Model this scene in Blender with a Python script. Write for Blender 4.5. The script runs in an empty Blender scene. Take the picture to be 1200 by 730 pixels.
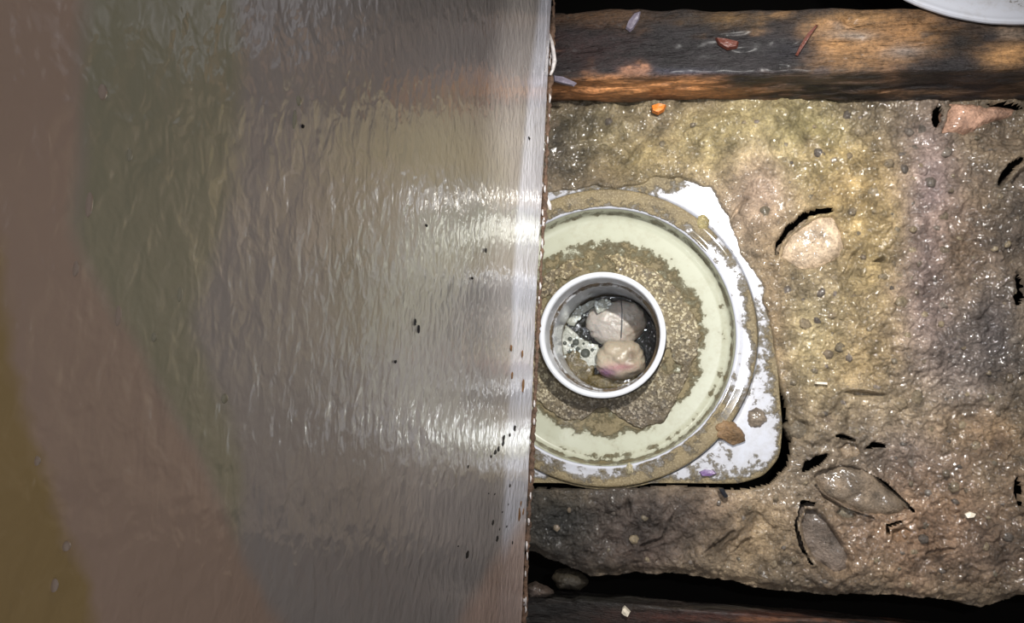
import bpy, bmesh, math, random
import numpy as np
from mathutils import Vector, Matrix, Quaternion

random.seed(7)
RNG = np.random.RandomState(11)
scene = bpy.context.scene
col = scene.collection

# ------------------------------------------------------------------ camera
W, H_IMG, F = 1200, 730, 942.0
CAM_H = 0.70
NAD = (790.0, 470.0)                      # image point straight below the lens
d = Vector((NAD[0]-600, -(NAD[1]-365), -F)).normalized()
CQ = d.rotation_difference(Vector((0, 0, -1)))
cam_data = bpy.data.cameras.new('camera')
cam = bpy.data.objects.new('camera', cam_data)
col.objects.link(cam)
cam.location = (0, 0, CAM_H)
cam.rotation_mode = 'QUATERNION'
cam.rotation_quaternion = CQ
cam_data.sensor_width = 36.0
cam_data.lens = 36.0*F/W
cam_data.clip_start = 0.01
scene.camera = cam
CM = np.array(CQ.to_matrix())

def P(px, py, z=0.0):
    """point of height z that the photograph shows at pixel px, py"""
    v = CQ @ Vector((px-600, -(py-365), -F))
    t = (z-CAM_H)/v.z
    return Vector((v.x*t, v.y*t, z))

def to_px(X, Y, Z):
    w = np.stack([X, Y, Z-CAM_H], -1) @ CM      # world -> camera (R^T)
    k = F/np.maximum(-w[..., 2], 1e-4)
    return 600+w[..., 0]*k, 365-w[..., 1]*k

PX = (P(711, 393)-P(701, 393)).length/10       # metres per pixel at the drain
DC = P(706, 393)                               # drain centre

# ------------------------------------------------------------------ world, lamps, exposure
world = bpy.data.worlds.new('world'); scene.world = world
world.use_nodes = True
world.node_tree.nodes['Background'].inputs[0].default_value = (0.85, 0.80, 0.78, 1)
world.node_tree.nodes['Background'].inputs[1].default_value = 0.33

def spot(name, loc, target, energy, size, blend, radius, color):
    l = bpy.data.lights.new(name, 'SPOT')
    l.energy = energy; l.spot_size = math.radians(size); l.spot_blend = blend
    l.shadow_soft_size = radius; l.color = color
    o = bpy.data.objects.new(name, l); col.objects.link(o)
    o.location = loc
    o.rotation_euler = (Vector(target)-Vector(loc)).to_track_quat('-Z', 'Y').to_euler()
    return o
LP = P(880, 150)
spot('hand_torch', (LP.x, LP.y, 0.47), P(880, 330), 16.0, 84, 0.9, 0.007, (1.0, 0.97, 0.92))
spot('phone_flash', (0.055, 0.03, 0.71), P(930, 400), 7.5, 72, 1.0, 0.004, (0.93, 0.95, 1.0))

scene.view_settings.view_transform = 'Standard'
scene.view_settings.look = 'None'
scene.view_settings.gamma = 1
scene.view_settings.exposure = 0.0

# ------------------------------------------------------------------ helpers
def lin(c):
    c = np.clip(np.asarray(c, float), 0, 255)/255.0
    return np.where(c <= 0.04045, c/12.92, ((c+0.055)/1.055)**2.4)

def vnoise(x, y, seed=0):
    xi = np.floor(x).astype(np.int64); yi = np.floor(y).astype(np.int64)
    fx = x-xi; fy = y-yi
    fx = fx*fx*fx*(fx*(fx*6-15)+10); fy = fy*fy*fy*(fy*(fy*6-15)+10)
    def h(a, b):
        n = (a*374761393+b*668265263+seed*1442695041+0x9e3779b9) & 0xffffffff
        n = ((n ^ (n >> 16))*0x7feb352d) & 0xffffffff
        n = ((n ^ (n >> 15))*0x846ca68b) & 0xffffffff
        n = n ^ (n >> 16)
        n = ((n+b*40503+a)*0x2c1b3c6d) & 0xffffffff
        n = n ^ (n >> 15)
        return (n & 0xffff)/65535.0
    a = h(xi, yi); b = h(xi+1, yi); c = h(xi, yi+1); e = h(xi+1, yi+1)
    return (a+(b-a)*fx)*(1-fy)+(c+(e-c)*fx)*fy

def fbm(x, y, s, octv=4, seed=0, gain=0.5):
    t = 0; a = 1; n = 0
    for i in range(octv):
        t = t+a*(vnoise(x/s+17.3*i, y/s-9.1*i, seed+i)*2-1); n += a
        a *= gain; s = s*0.5
    return t/n

def smooth(a, b, x):
    t = np.clip((x-a)/(b-a), 0, 1)
    return t*t*(3-2*t)

def gsp(px, py, x, y, rx, ry): return np.exp(-((px-x)/rx)**2-((py-y)/ry)**2)

def sdf_poly(px, py, pts):
    """signed distance to polygon, negative inside"""
    pts = np.array(pts, float); n = len(pts)
    dd = np.full(px.shape, 1e9); inside = np.zeros(px.shape, bool)
    for i in range(n):
        a = pts[i]; b = pts[(i+1) % n]
        e = b-a; wx = px-a[0]; wy = py-a[1]
        t = np.clip((wx*e[0]+wy*e[1])/(e@e), 0, 1)
        dd = np.minimum(dd, (wx-e[0]*t)**2+(wy-e[1]*t)**2)
        c = ((a[1] > py) != (b[1] > py)) & (px < (b[0]-a[0])*(py-a[1])/((b[1]-a[1]) if b[1] != a[1] else 1e-9)+a[0])
        inside ^= c
    dd = np.sqrt(dd)
    return np.where(inside, -dd, dd)

def dist_line(px, py, pts):
    dd = np.full(px.shape, 1e9)
    for a, b in zip(pts[:-1], pts[1:]):
        a = np.array(a, float); b = np.array(b, float); e = b-a
        t = np.clip(((px-a[0])*e[0]+(py-a[1])*e[1])/(e@e), 0, 1)
        dd = np.minimum(dd, np.hypot(px-a[0]-e[0]*t, py-a[1]-e[1]*t))
    return dd

def blend_cols(px, py, base, blobs, warp=None):
    """stains and painted light fall-off: soft colour patches laid over base"""
    c = np.tile(lin(base), px.shape+(1,))
    for (x, y, rx, ry, rgb, k) in blobs:
        q = ((px-x)/rx)**2+((py-y)/ry)**2
        if warp is not None: q = q*np.clip(1+warp, 0.15, 4)
        w = (k*np.exp(-q))[..., None]
        c = c*(1-w)+lin(rgb)*w
    return c

def set_attr(me, name, arr):
    arr = np.asarray(arr, float)
    if arr.ndim == 1:
        a = me.attributes.new(name, 'FLOAT', 'POINT'); a.data.foreach_set('value', arr)
    else:
        a = me.attributes.new(name, 'FLOAT_COLOR', 'POINT')
        v = np.ones((len(arr), 4)); v[:, :3] = np.clip(arr, 0, 1)
        a.data.foreach_set('color', v.ravel())

def link(name, me, mat=None, parent=None, smooth_=True):
    if mat: me.materials.append(mat)
    if smooth_: me.polygons.foreach_set('use_smooth', [True]*len(me.polygons))
    o = bpy.data.objects.new(name, me); col.objects.link(o)
    if parent: 
        o.parent = parent
        o.matrix_parent_inverse = parent.matrix_world.inverted() if False else Matrix.Translation(-parent.location)
    return o

def grid_mesh(name, V, cyc=False, mask=None):
    """V: (n, m, 3) vertex grid -> mesh; cyc closes the first axis; mask (n, m) drops faces"""
    n, m = V.shape[:2]
    me = bpy.data.meshes.new(name)
    I = np.arange(n*m).reshape(n, m)
    if cyc: J = np.roll(I, -1, 0)[:, :-1]; A = I[:, :-1]; B = J; C_ = np.roll(I, -1, 0)[:, 1:]; D = I[:, 1:]
    else: A = I[:-1, :-1]; B = I[1:, :-1]; C_ = I[1:, 1:]; D = I[:-1, 1:]
    Fc = np.stack([A, B, C_, D], -1).reshape(-1, 4)
    if mask is not None:
        mk = mask.ravel(); Fc = Fc[mk[Fc].all(1)]
        used = np.zeros(n*m, bool); used[Fc] = True
        remap = np.cumsum(used)-1; Fc = remap[Fc]
        verts = V.reshape(-1, 3)[used]
    else: used = None; verts = V.reshape(-1, 3)
    me.vertices.add(len(verts)); me.vertices.foreach_set('co', verts.ravel())
    me.loops.add(len(Fc)*4); me.loops.foreach_set('vertex_index', Fc.ravel().astype(np.int32))
    me.polygons.add(len(Fc)); me.polygons.foreach_set('loop_start', np.arange(len(Fc), dtype=np.int32)*4)
    me.update(calc_edges=True)
    return me, used

def tag(o, label, cat, group=None, kind=None):
    o['label'] = label; o['category'] = cat
    if group: o['group'] = group
    if kind: o['kind'] = kind
    return o

def empty(name, loc, label, cat, group=None):
    o = bpy.data.objects.new(name, None); col.objects.link(o); o.location = loc
    o.empty_display_size = 0.02
    return tag(o, label, cat, group)

# ------------------------------------------------------------------ materials
class NT:
    def __init__(s, name):
        s.m = bpy.data.materials.new(name); s.m.use_nodes = True
        s.t = s.m.node_tree; s.b = s.t.nodes['Principled BSDF']
    def n(s, typ, **kw):
        nd = s.t.nodes.new(typ)
        for k, v in kw.items():
            if k in nd.inputs.keys(): nd.inputs[k].default_value = v
            else: setattr(nd, k, v)
        return nd
    def l(s, a, b): s.t.links.new(a, b)
    def coord(s, scale=(1, 1, 1)):
        tc = s.n('ShaderNodeNewGeometry'); mp = s.n('ShaderNodeMapping')
        mp.inputs['Scale'].default_value = scale
        s.l(tc.outputs['Position'], mp.inputs['Vector']); return mp.outputs[0]
    def noise(s, scale, detail=4, rough=0.55, vec=None, dist=0.0):
        nd = s.n('ShaderNodeTexNoise'); nd.inputs['Scale'].default_value = scale
        nd.inputs['Detail'].default_value = detail; nd.inputs['Roughness'].default_value = rough
        nd.inputs['Distortion'].default_value = dist
        s.l(vec if vec is not None else s.coord(), nd.inputs['Vector']); return nd.outputs['Fac']
    def ramp(s, fac, stops):
        r = s.n('ShaderNodeValToRGB'); e = r.color_ramp.elements
        while len(e) < len(stops): e.new(0.5)
        for q, (p, c) in zip(e, stops):
            q.position = p; q.color = (c, c, c, 1) if np.isscalar(c) else tuple(lin(c))+(1,)
        s.l(fac, r.inputs[0]); return r.outputs[0]
    def mix(s, fac, a, b, mode='MIX'):
        m = s.n('ShaderNodeMix', data_type='RGBA', blend_type=mode, clamp_result=True)
        for k, v in ((0, fac), (6, a), (7, b)):
            sock = m.inputs[k]
            if hasattr(v, 'links'): s.l(v, sock)
            elif k == 0: sock.default_value = v
            else: sock.default_value = (v, v, v, 1) if np.isscalar(v) else tuple(lin(v))+(1,)
        return m.outputs[2]
    def math(s, op, a, b=0.0):
        m = s.n('ShaderNodeMath', operation=op)
        for sock, v in ((m.inputs[0], a), (m.inputs[1], b)):
            if hasattr(v, 'links'): s.l(v, sock)
            else: sock.default_value = v
        return m.outputs[0]
    def attr(s, name, what='Color'):
        a = s.n('ShaderNodeAttribute', attribute_name=name); return a.outputs[what]
    def bump(s, hgt, dist, strength=1.0, prev=None):
        b = s.n('ShaderNodeBump'); b.inputs['Distance'].default_value = dist
        b.inputs['Strength'].default_value = strength
        s.l(hgt, b.inputs['Height'])
        if prev is not None: s.l(prev, b.inputs['Normal'])
        return b.outputs[0]
    def out(s, color=None, rough=None, normal=None, **kw):
        for nm, v in (('Base Color', color), ('Roughness', rough), ('Normal', normal)):
            if v is None: continue
            k = s.b.inputs[nm]
            if hasattr(v, 'links'): s.l(v, k)
            elif nm == 'Base Color': k.default_value = tuple(lin(v))+(1,)
            else: k.default_value = v
        for k, v in kw.items(): s.b.inputs[k.replace('_', ' ')].default_value = v
        return s.m

def mat_wet_rock(name, color=None, bscale=1.0, mott=0.35, rough=(0.18, 0.5), coat=0.6):
    t = NT(name)
    base = t.attr('Col') if color is None else None
    n1 = t.noise(75, 6, 0.7); n2 = t.noise(520, 5, 0.7); n3 = t.noise(190, 5, 0.65); n4 = t.noise(24, 5, 0.6)
    shade = t.ramp(n2, [(0.25, 0.45), (0.5, 1.0), (0.8, 1.6)])
    sh1 = t.ramp(n1, [(0.3, 0.38), (0.5, 1.0), (0.7, 1.6)])
    c = t.mix(mott*1.8, base if base is not None else color, shade, 'MULTIPLY')
    c = t.mix(0.9, c, sh1, 'MULTIPLY')
    r = t.ramp(n3, [(0.35, rough[0]), (0.65, rough[1])])
    nb = t.bump(n3, 0.0048*bscale); nb = t.bump(n2, 0.0012*bscale, 1.0, nb)
    wet = t.noise(185, 2, 0.5); wet2 = t.noise(480, 1, 0.5); pt = t.noise(38, 4, 0.65)
    cb = t.bump(wet, 0.0015*bscale); cb = t.bump(wet2, 0.0003*bscale, 1.0, cb)
    m = t.out(c, r, nb, Coat_Weight=coat, Coat_Roughness=0.11, Specular_IOR_Level=0.5)
    t.l(cb, t.b.inputs['Coat Normal'])
    t.l(t.math('MULTIPLY', t.math('MULTIPLY', t.ramp(pt, [(0.38, 0.1), (0.56, 1.0)]), coat), t.math('SUBTRACT', 1.0, t.attr('dry', 'Fac'))), t.b.inputs['Coat Weight'])
    return m

M = {}
M['ground'] = mat_wet_rock('wet_mortar', rough=(0.3, 0.6), coat=1.0, mott=0.5)
M['stone'] = mat_wet_rock('broken_stone', bscale=0.6, rough=(0.35, 0.65), coat=0.6, mott=0.5)
M['soil'] = NT('dark_soil').out((7, 6, 5), 1.0, None, Specular_IOR_Level=0.1)

def mat_wood():
    t = NT('charred_wet_wood')
    v = t.coord((0.12, 1, 1))
    g = t.noise(520, 5, 0.65, v); k = t.noise(150, 5, 0.6, t.coord((0.35, 1, 1)))
    p = t.noise(300, 3, 0.6)
    c = t.mix(0.75, t.attr('Col'), t.ramp(g, [(0.3, 0.4), (0.5, 0.95), (0.72, 1.4)]), 'MULTIPLY')
    c = t.mix(0.6, c, t.ramp(p, [(0.35, 0.35), (0.6, 1.1)]), 'MULTIPLY')
    nb = t.bump(k, 0.005); nb = t.bump(g, 0.0016, 1.0, nb)
    return t.out(c, t.ramp(p, [(0.3, 0.4), (0.7, 0.7)]), nb, Coat_Weight=0.06, Coat_Roughness=0.25, Specular_IOR_Level=0.35)
M['wood'] = mat_wood()

def mat_dirty_plastic(name, white, dirt_a, dirt_b, dirt_c):
    """plastic whose grime follows the mesh attribute 'dirt' broken up by noise"""
    t = NT(name)
    n1 = t.noise(85, 9, 0.74); n2 = t.noise(45, 4, 0.6); n3 = t.noise(600, 4, 0.7)
    s = t.math('ADD', t.math('MULTIPLY', n1, 2.3), t.math('SUBTRACT', t.attr('dirt', 'Fac'), 1.65))
    mask = t.ramp(s, [(0.02, 0.0), (0.32, 1.0)])
    film = t.ramp(t.math('ADD', s, 0.5), [(0.10, 0.0), (1.0, 0.95)])
    dc = t.mix(t.ramp(n2, [(0.4, 0.0), (0.6, 1.0)]), dirt_a, dirt_b)
    dc = t.mix(t.ramp(n3, [(0.5, 0.0), (0.72, 1.0)]), dc, dirt_c)
    c0 = t.mix(t.math('MULTIPLY', t.ramp(s, [(-0.0, 0.0), (0.10, 1.0)]), 0.35), white, dirt_c)
    c = t.mix(mask, c0, dc)
    c = t.mix(t.math('MULTIPLY', film, 0.5), c, dirt_b)
    r = t.ramp(mask, [(0.0, 0.22), (1.0, 0.5)])
    hh = t.math('ADD', mask, t.math('MULTIPLY', t.math('MULTIPLY', n3, mask), 1.2))
    nb = t.bump(hh, 0.0009)
    return t.out(c, r, nb, Coat_Weight=0.35, Coat_Roughness=0.08)
M['plate'] = mat_dirty_plastic('stained_white_plastic', (178, 181, 190), (90, 80, 62), (124, 110, 80), (184, 172, 142))
M['bowl'] = mat_dirty_plastic('stained_cream_plastic', (166, 168, 150), (92, 82, 60), (116, 104, 74), (150, 140, 108))
M['pipe'] = mat_dirty_plastic('white_pipe_plastic', (200, 203, 208), (70, 58, 42), (104, 84, 56), (150, 135, 110))

def mat_crust():
    t = NT('gritty_dirt')
    v = t.n('ShaderNodeTexVoronoi'); v.inputs['Scale'].default_value = 560
    t.l(t.coord(), v.inputs['Vector'])
    n = t.noise(150, 8, 0.75); n2 = t.noise(900, 3, 0.6)
    c = t.mix(t.ramp(n, [(0.38, 0.0), (0.62, 1.0)]), (88, 82, 72), (128, 118, 96))
    sp = t.ramp(v.outputs['Color'], [(0.62, 0.0), (0.75, 1.0)])
    c = t.mix(t.math('MULTIPLY', sp, 0.6), c, (205, 200, 184))
    c = t.mix(0.8, c, t.attr('Col'), 'MULTIPLY')
    nb = t.bump(v.outputs['Distance'], 0.0006); nb = t.bump(n2, 0.0006, 1.0, nb)
    return t.out(c, 0.55, nb, Coat_Weight=0.15)
M['crust'] = mat_crust()

def mat_wall():
    t = NT('gloss_wall_paint')
    peel = t.noise(120, 2, 0.45, t.coord((1, 1, 1.25)), 0.3)
    big = t.noise(34, 2, 0.5); fine = t.noise(520, 2, 0.5)
    nb = t.bump(big, 0.0008); nb = t.bump(peel, 0.00075, 1.0, nb); nb = t.bump(fine, 0.00005, 1.0, nb)
    c = t.mix(0.12, t.attr('Col'), t.ramp(big, [(0.3, 0.8), (0.7, 1.2)]), 'MULTIPLY')
    m = t.out(c, 0.32, nb, Specular_IOR_Level=0.5, Coat_Weight=1.0, Coat_Roughness=0.10)
    t.l(nb, t.b.inputs['Coat Normal']); return m
M['wall'] = mat_wall()
M['raw_edge'] = mat_wet_rock('torn_board_edge', (92, 70, 54), 0.5, 0.5, (0.5, 0.8), 0.0)
def plain(name, c, r=0.5, mott=0.0, sc=300, **kw):
    t = NT(name)
    if mott:
        n = t.noise(sc, 4, 0.6)
        cc = t.mix(mott, c, t.ramp(n, [(0.3, 0.4), (0.7, 1.5)]), 'MULTIPLY')
        return t.out(cc, r, t.bump(n, 0.0006), **kw)
    return t.out(c, r, **kw)
M['flake'] = plain('paint_flake', (190, 184, 182), 0.4, 0.5)
M['spot'] = plain('black_mould', (22, 20, 20), 0.6)
M['rust'] = plain('rust_mark', (120, 86, 48), 0.6)
M['orange_wood'] = plain('fresh_orange_wood', (196, 112, 40), 0.4, 0.5, 400)
M['red_wood'] = plain('red_brown_wood', (84, 44, 34), 0.4, 0.5, 400)
M['grey_flake'] = plain('grey_flake', (104, 98, 110), 0.4, 0.4)
M['white_chip_glint'] = plain('white_chip_glint', (225, 215, 195), 0.35, 0.3)
M['black_shard'] = plain('black_shard', (26, 28, 34), 0.12)
M['purple'] = plain('purple_plastic', (104, 80, 122), 0.3, 0.3)
M['lump'] = None
def mat_lump():
    t = NT('soaked_pulp')
    n = t.noise(60, 5, 0.6); n2 = t.noise(350, 3, 0.6)
    c = t.mix(0.6, t.attr('Col'), t.ramp(n, [(0.3, 0.6), (0.7, 1.2)]), 'MULTIPLY')
    return t.out(c, 0.3, t.bump(n2, 0.0008), Coat_Weight=0.5, Subsurface_Weight=0.15, Subsurface_Scale=0.01)
M['lump'] = mat_lump()
def mat_water():
    t = NT('murky_water')
    n = t.noise(60, 4, 0.6)
    return t.out(t.mix(t.ramp(n, [(0.35, 0.0), (0.65, 1.0)]), (12, 13, 12), (30, 30, 22)), 0.04, t.bump(n, 0.002), Coat_Weight=0.5)
M['water'] = mat_water()
t_ = NT('bubble_film'); t_.out((205, 212, 210), 0.05, None, Transmission_Weight=0.0, Coat_Weight=1.0); M['bubble'] = t_.m
M['big_bubble'] = plain('dark_bubble', (70, 74, 68), 0.05, Coat_Weight=1.0)
M['foam'] = plain('grey_foam', (150, 152, 142), 0.2, 0.5, 500, Coat_Weight=0.6)
M['sludge'] = mat_wet_rock('brown_sludge', (84, 72, 40), 0.6, 0.5, (0.1, 0.3), 0.8)

# ------------------------------------------------------------------ setting: ground below and mortar bed
def box(name, x0, x1, y0, y1, z0, z1, mat):
    bm = bmesh.new(); bmesh.ops.create_cube(bm, size=1)
    for v in bm.verts: v.co = ((x0+x1)/2+v.co.x*(x1-x0), (y0+y1)/2+v.co.y*(y1-y0), (z0+z1)/2+v.co.z*(z1-z0))
    me = bpy.data.meshes.new(name); bm.to_mesh(me); bm.free()
    return link(name, me, mat, None, False)
sub = box('ground', -0.9, 1.1, -0.9, 1.0, -0.24, -0.20, M['soil']); sub['kind'] = 'structure'

PLATE = [(480, 218), (700, 205), (770, 203), (845, 205), (876, 255), (898, 305), (909, 360), (912, 440), (917, 500), (914, 536),
         (895, 558), (866, 567), (760, 566), (640, 566), (480, 566)]
HOLE = [(480, 240), (600, 236), (640, 226), (700, 216), (740, 214), (765, 208), (800, 208), (832, 220), (850, 236), (856, 262), (872, 296), (892, 335), (905, 385), (914, 440),
        (922, 470), (929, 520), (926, 548), (900, 572), (868, 576), (800, 572), (700, 575), (480, 572)]
STONES = [  # outline, height, colour, label
 ([(910, 304), (913, 289), (925, 272), (941, 260), (957, 250), (979, 248), (990, 268), (994, 290), (982, 308), (958, 319), (936, 319), (920, 310)], 0.010, (176, 156, 132),
  'pale cream broken stone under the long black crack'),
 ([(1107, 123), (1150, 124), (1180, 128), (1195, 131), (1193, 138), (1162, 146), (1135, 159), (1102, 159), (1100, 151), (1106, 140)], 0.013, (156, 122, 102), 'flat pinkish stone wedged against the charred beam'),
 ([(948, 557), (956, 547), (986, 541), (1012, 545), (1036, 566), (1068, 594), (1066, 602), (1040, 608), (1010, 606), (985, 594), (958, 578)], 0.011, (110, 96, 80), 'large angular grey stone below the drain corner'),
 ([(940, 592), (933, 612), (938, 638), (950, 658), (978, 680), (998, 674), (1002, 656), (988, 632), (972, 606), (957, 592)], 0.009, (102, 90, 80), 'smooth dark grey oval stone near the bottom void'),
 ([(1174, 216), (1188, 198), (1215, 186), (1240, 205), (1225, 232), (1192, 232)], 0.011, (90, 78, 66), 'brown stone cut by the right edge of the photo'),
 ([(978, 524), (990, 514), (1006, 516), (1014, 530), (1008, 540), (985, 541)], 0.010, (136, 118, 96), 'small tan rounded lump above the angular grey stone'),
 ([(979, 592), (996, 592), (1008, 602), (1004, 614), (986, 612), (976, 602)], 0.007, (120, 110, 92), None),
 ([(1040, 634), (1042, 620), (1062, 613), (1074, 622), (1066, 636), (1050, 640)], 0.007, (112, 86, 62), None),
 ([(918, 500), (930, 486), (948, 490), (952, 508), (938, 522), (924, 516)], 0.008, (100, 90, 74), None),
]
CRACKS = [ # path, half width px, depth
 ([(909, 303), (912, 286), (922, 270), (938, 259), (946, 250), (958, 247), (977, 246)], 4.0, 0.03),
 ([(988, 459), (1010, 461), (1034, 463)], 1.8, 0.015),
 ([(970, 509), (985, 511), (1000, 516)], 2.2, 0.02),
 ([(1013, 526), (1024, 521), (1041, 523)], 2.4, 0.02),
 ([(940, 553), (948, 545), (968, 534)], 4.0, 0.03),
 ([(1014, 553), (1035, 568), (1052, 583), (1069, 598)], 1.4, 0.02),
 ([(955, 568), (966, 582), (990, 597), (1023, 607)], 1.1, 0.012),
 ([(956, 590), (940, 588), (931, 614), (938, 640), (950, 660)], 1.5, 0.02),
 ([(1038, 636), (1040, 616), (1064, 608)], 1.8, 0.02),
 ([(1101, 120), (1098, 136), (1097, 152)], 4.0, 0.03),
 ([(1150, 121), (1196, 126)], 3.0, 0.03),
 ([(1170, 216), (1182, 196), (1203, 184)], 4.0, 0.03),
 ([(1192, 318), (1196, 338), (1190, 362)], 4.0, 0.025),
 ([(855, 268), (858, 254), (868, 240), (878, 234)], 2.2, 0.012),
 ([(1186, 560), (1192, 590)], 3.0, 0.02),
 ([(905, 128), (915, 124), (932, 136)], 2.0, 0.012),
 ([(990, 320), (1000, 300), (1010, 290)], 2.0, 0.004),
 ([(1018, 308), (1036, 304)], 1.6, 0.010),
 ([(735, 586), (737, 606)], 3.0, 0.004),
 ([(752, 640), (775, 632), (790, 600)], 2.0, 0.004),
 ([(860, 622), (840, 638), (820, 650)], 2.0, 0.004),
 ([(880, 630), (862, 645)], 2.0, 0.004),
 ([(1085, 650), (1120, 640)], 1.8, 0.004),
]
EDGE = [(480, 655), (625, 648), (690, 676), (740, 674), (826, 679), (866, 684), (900, 694), (941, 700), (1000, 697), (1063, 701), (1110, 708), (1154, 716), (1176, 712), (1200, 700), (1400, 704), (1500, 716), (1800, 720)]
GROUND_BLOBS = [
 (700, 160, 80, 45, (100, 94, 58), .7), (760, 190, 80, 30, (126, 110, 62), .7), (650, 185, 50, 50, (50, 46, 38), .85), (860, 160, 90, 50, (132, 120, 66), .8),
 (950, 170, 70, 60, (128, 120, 64), .8), (1040, 150, 50, 30, (96, 86, 66), .7), (1000, 230, 60, 60, (148, 124, 66), .8),
 (1030, 300, 50, 80, (142, 122, 64), .8), (950, 400, 60, 90, (122, 112, 72), .8), (1020, 420, 60, 60, (132, 112, 64), .7),
 (890, 220, 40, 50, (138, 116, 98), .7), (1090, 240, 34, 120, (124, 106, 112), .6), (1085, 330, 32, 90, (130, 112, 110), .6),
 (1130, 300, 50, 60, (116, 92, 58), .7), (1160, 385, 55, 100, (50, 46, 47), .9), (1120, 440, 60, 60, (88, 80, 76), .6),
 (1140, 510, 70, 30, (130, 104, 60), .7), (1060, 530, 60, 40, (88, 80, 76), .7), (1030, 480, 50, 30, (126, 112, 84), .6),
 (1100, 620, 120, 70, (122, 92, 62), .8), (1000, 640, 60, 40, (116, 90, 62), .6), (880, 620, 45, 40, (140, 118, 76), .8),
 (800, 600, 90, 40, (84, 68, 56), .7), (715, 625, 110, 48, (48, 41, 36), .85), (655, 615, 75, 65, (24, 26, 22), .97), (740, 600, 40, 30, (58, 50, 44), .8), (740, 650, 60, 30, (74, 60, 50), .7),  # dark lower-left patches: torch fall-off and wet mortar, both put into the colour
 (960, 560, 60, 50, (92, 82, 66), .6), (1160, 160, 40, 40, (84, 70, 52), .7), (1190, 250, 30, 50, (60, 52, 46), .7),
 (1170, 640, 60, 40, (84, 70, 56), .6), (905, 400, 20, 120, (110, 88, 54), .6)]

def ground_height(X, Y, px, py):
    h = 0.0045+0.0060*fbm(X, Y, 0.075, 4, 3)+0.0050*fbm(X, Y, 0.024, 5, 9, 0.6)
    rid = 1-np.abs(fbm(X+0.004*fbm(X, Y, .03, 2, 5), Y, 0.016, 4, 21, 0.6))*2.2
    h = h-0.0020*np.clip(rid, 0, 1)**3*1.2
    bil = np.abs(fbm(X, Y, 0.009, 4, 31, 0.65))
    rough = 0.35+0.65*smooth(880, 1000, px)
    h = h+0.0062*bil*rough
    # flakes: slabs at different levels with torn edges
    wx = X+0.006*fbm(X, Y, .02, 3, 41); wy = Y+0.006*fbm(X, Y, .02, 3, 44)
    sl = (fbm(wx, wy, 0.06, 3, 51)+1)*3.5; slab = (np.floor(sl)+smooth(0.0, 0.12, sl-np.floor(sl)))/3.5
    h = h+0.0062*(slab-1)
    h = h+0.004*smooth(1040, 1200, px)*fbm(X, Y, .05, 3, 61)
    return h

def build_floor():
    x0 = P(470, 400).x; x1 = P(1750, 400).x; y1 = P(800, 60).y; y0 = P(800, 725).y-0.02
    st = 0.0011
    xs = np.concatenate([np.arange(x0, P(612, 400).x, 0.004), np.arange(P(612, 400).x, P(1235, 300).x, st), np.arange(P(1235, 300).x, x1, 0.004)])
    ys = np.arange(y0, y1, st)
    X, Y = np.meshgrid(xs, ys, indexing='ij')
    px, py = to_px(X, Y, np.zeros_like(X)+0.003)
    Z = ground_height(X, Y, px, py)
    wob = 1.8*fbm(X, Y, .016, 3, 71); hole = np.zeros(X.shape, bool)
    wv = vnoise(X/.007, Y/.007, 77)
    for pts, hw, dp in CRACKS:
        L_ = math.dist(pts[0], pts[-1]); e0 = np.hypot(px-pts[0][0], py-pts[0][1]); e1 = np.hypot(px-pts[-1][0], py-pts[-1][1])
        dd = dist_line(px, py, pts)+wob
        dd = dd+hw*(0.75*(1-smooth(0, 0.30*L_+2, e0))+0.75*(1-smooth(0, 0.30*L_+2, e1)))+hw*0.9*(wv-0.55)
        Z = Z-min(dp, 0.009)*(1-smooth(hw*0.5, hw*1.35, dd))
        if dp > 0.019: hole |= dd < max(hw*0.75, 1.4)
        Z = Z+0.0016*np.exp(-((dd-hw*2.2)/(hw*1.2))**2)
    for pts, hh, cc, lb in STONES:
        s = sdf_poly(px, py, pts)
        
        Z = Z-0.012*(1-smooth(-9, -3, s))
    # against the flange: rise of dirt at the top right, open gap at the lower right
    s = sdf_poly(px, py, HOLE)+(2.0+5.0*smooth(430, 300, py))*fbm(X, Y, .014, 4, 81)
    up = smooth(420, 300, py)
    near = np.exp(-(np.maximum(s, 0)/14)**2)
    Z = Z*(1-near*0.8)+near*0.8*(0.0020+0.003*bil_(X, Y))
    Z = np.where(s < 0, Z-0.010*smooth(0, -3.0, s)-0.03*smooth(-2, -6, s), Z)
    # outer edge towards the void
    ey = np.interp(px, [p[0] for p in EDGE], [p[1] for p in EDGE])+5*fbm(X, Y, .03, 4, 91)
    over = py-ey
    Z = Z-0.010*smooth(-22, 0, over)**2-0.15*smooth(0, 9, over)
    mask = (s > -3.0-5.0*smooth(480, 380, py)) & (over < 12) & ~hole
    V = np.stack([X, Y, Z], -1)
    me, used = grid_mesh('floor', V, mask=mask)
    warp = 0.9*fbm(X, Y, .03, 4, 101)
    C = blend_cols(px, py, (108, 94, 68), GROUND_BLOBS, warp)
    grn = fbm(X, Y, .018, 4, 111)
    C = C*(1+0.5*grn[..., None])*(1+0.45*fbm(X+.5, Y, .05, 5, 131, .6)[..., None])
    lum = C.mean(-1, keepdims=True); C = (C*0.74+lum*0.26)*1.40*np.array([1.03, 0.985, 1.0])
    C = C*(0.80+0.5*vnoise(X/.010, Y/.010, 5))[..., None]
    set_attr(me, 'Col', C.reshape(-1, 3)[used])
    dry = np.clip(0.65*smooth(1000, 860, px)+0.5*gsp(px, py, 780, 610, 90, 40)-0.6*gsp(px, py, 660, 170, 50, 30), 0, .92)
    set_attr(me, 'dry', dry.ravel()[used])
    o = link('floor', me, M['ground'])
    o['kind'] = 'structure'
    return o
def bil_(X, Y): return np.abs(fbm(X, Y, 0.010, 3, 33, 0.6))
floor = build_floor()

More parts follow.
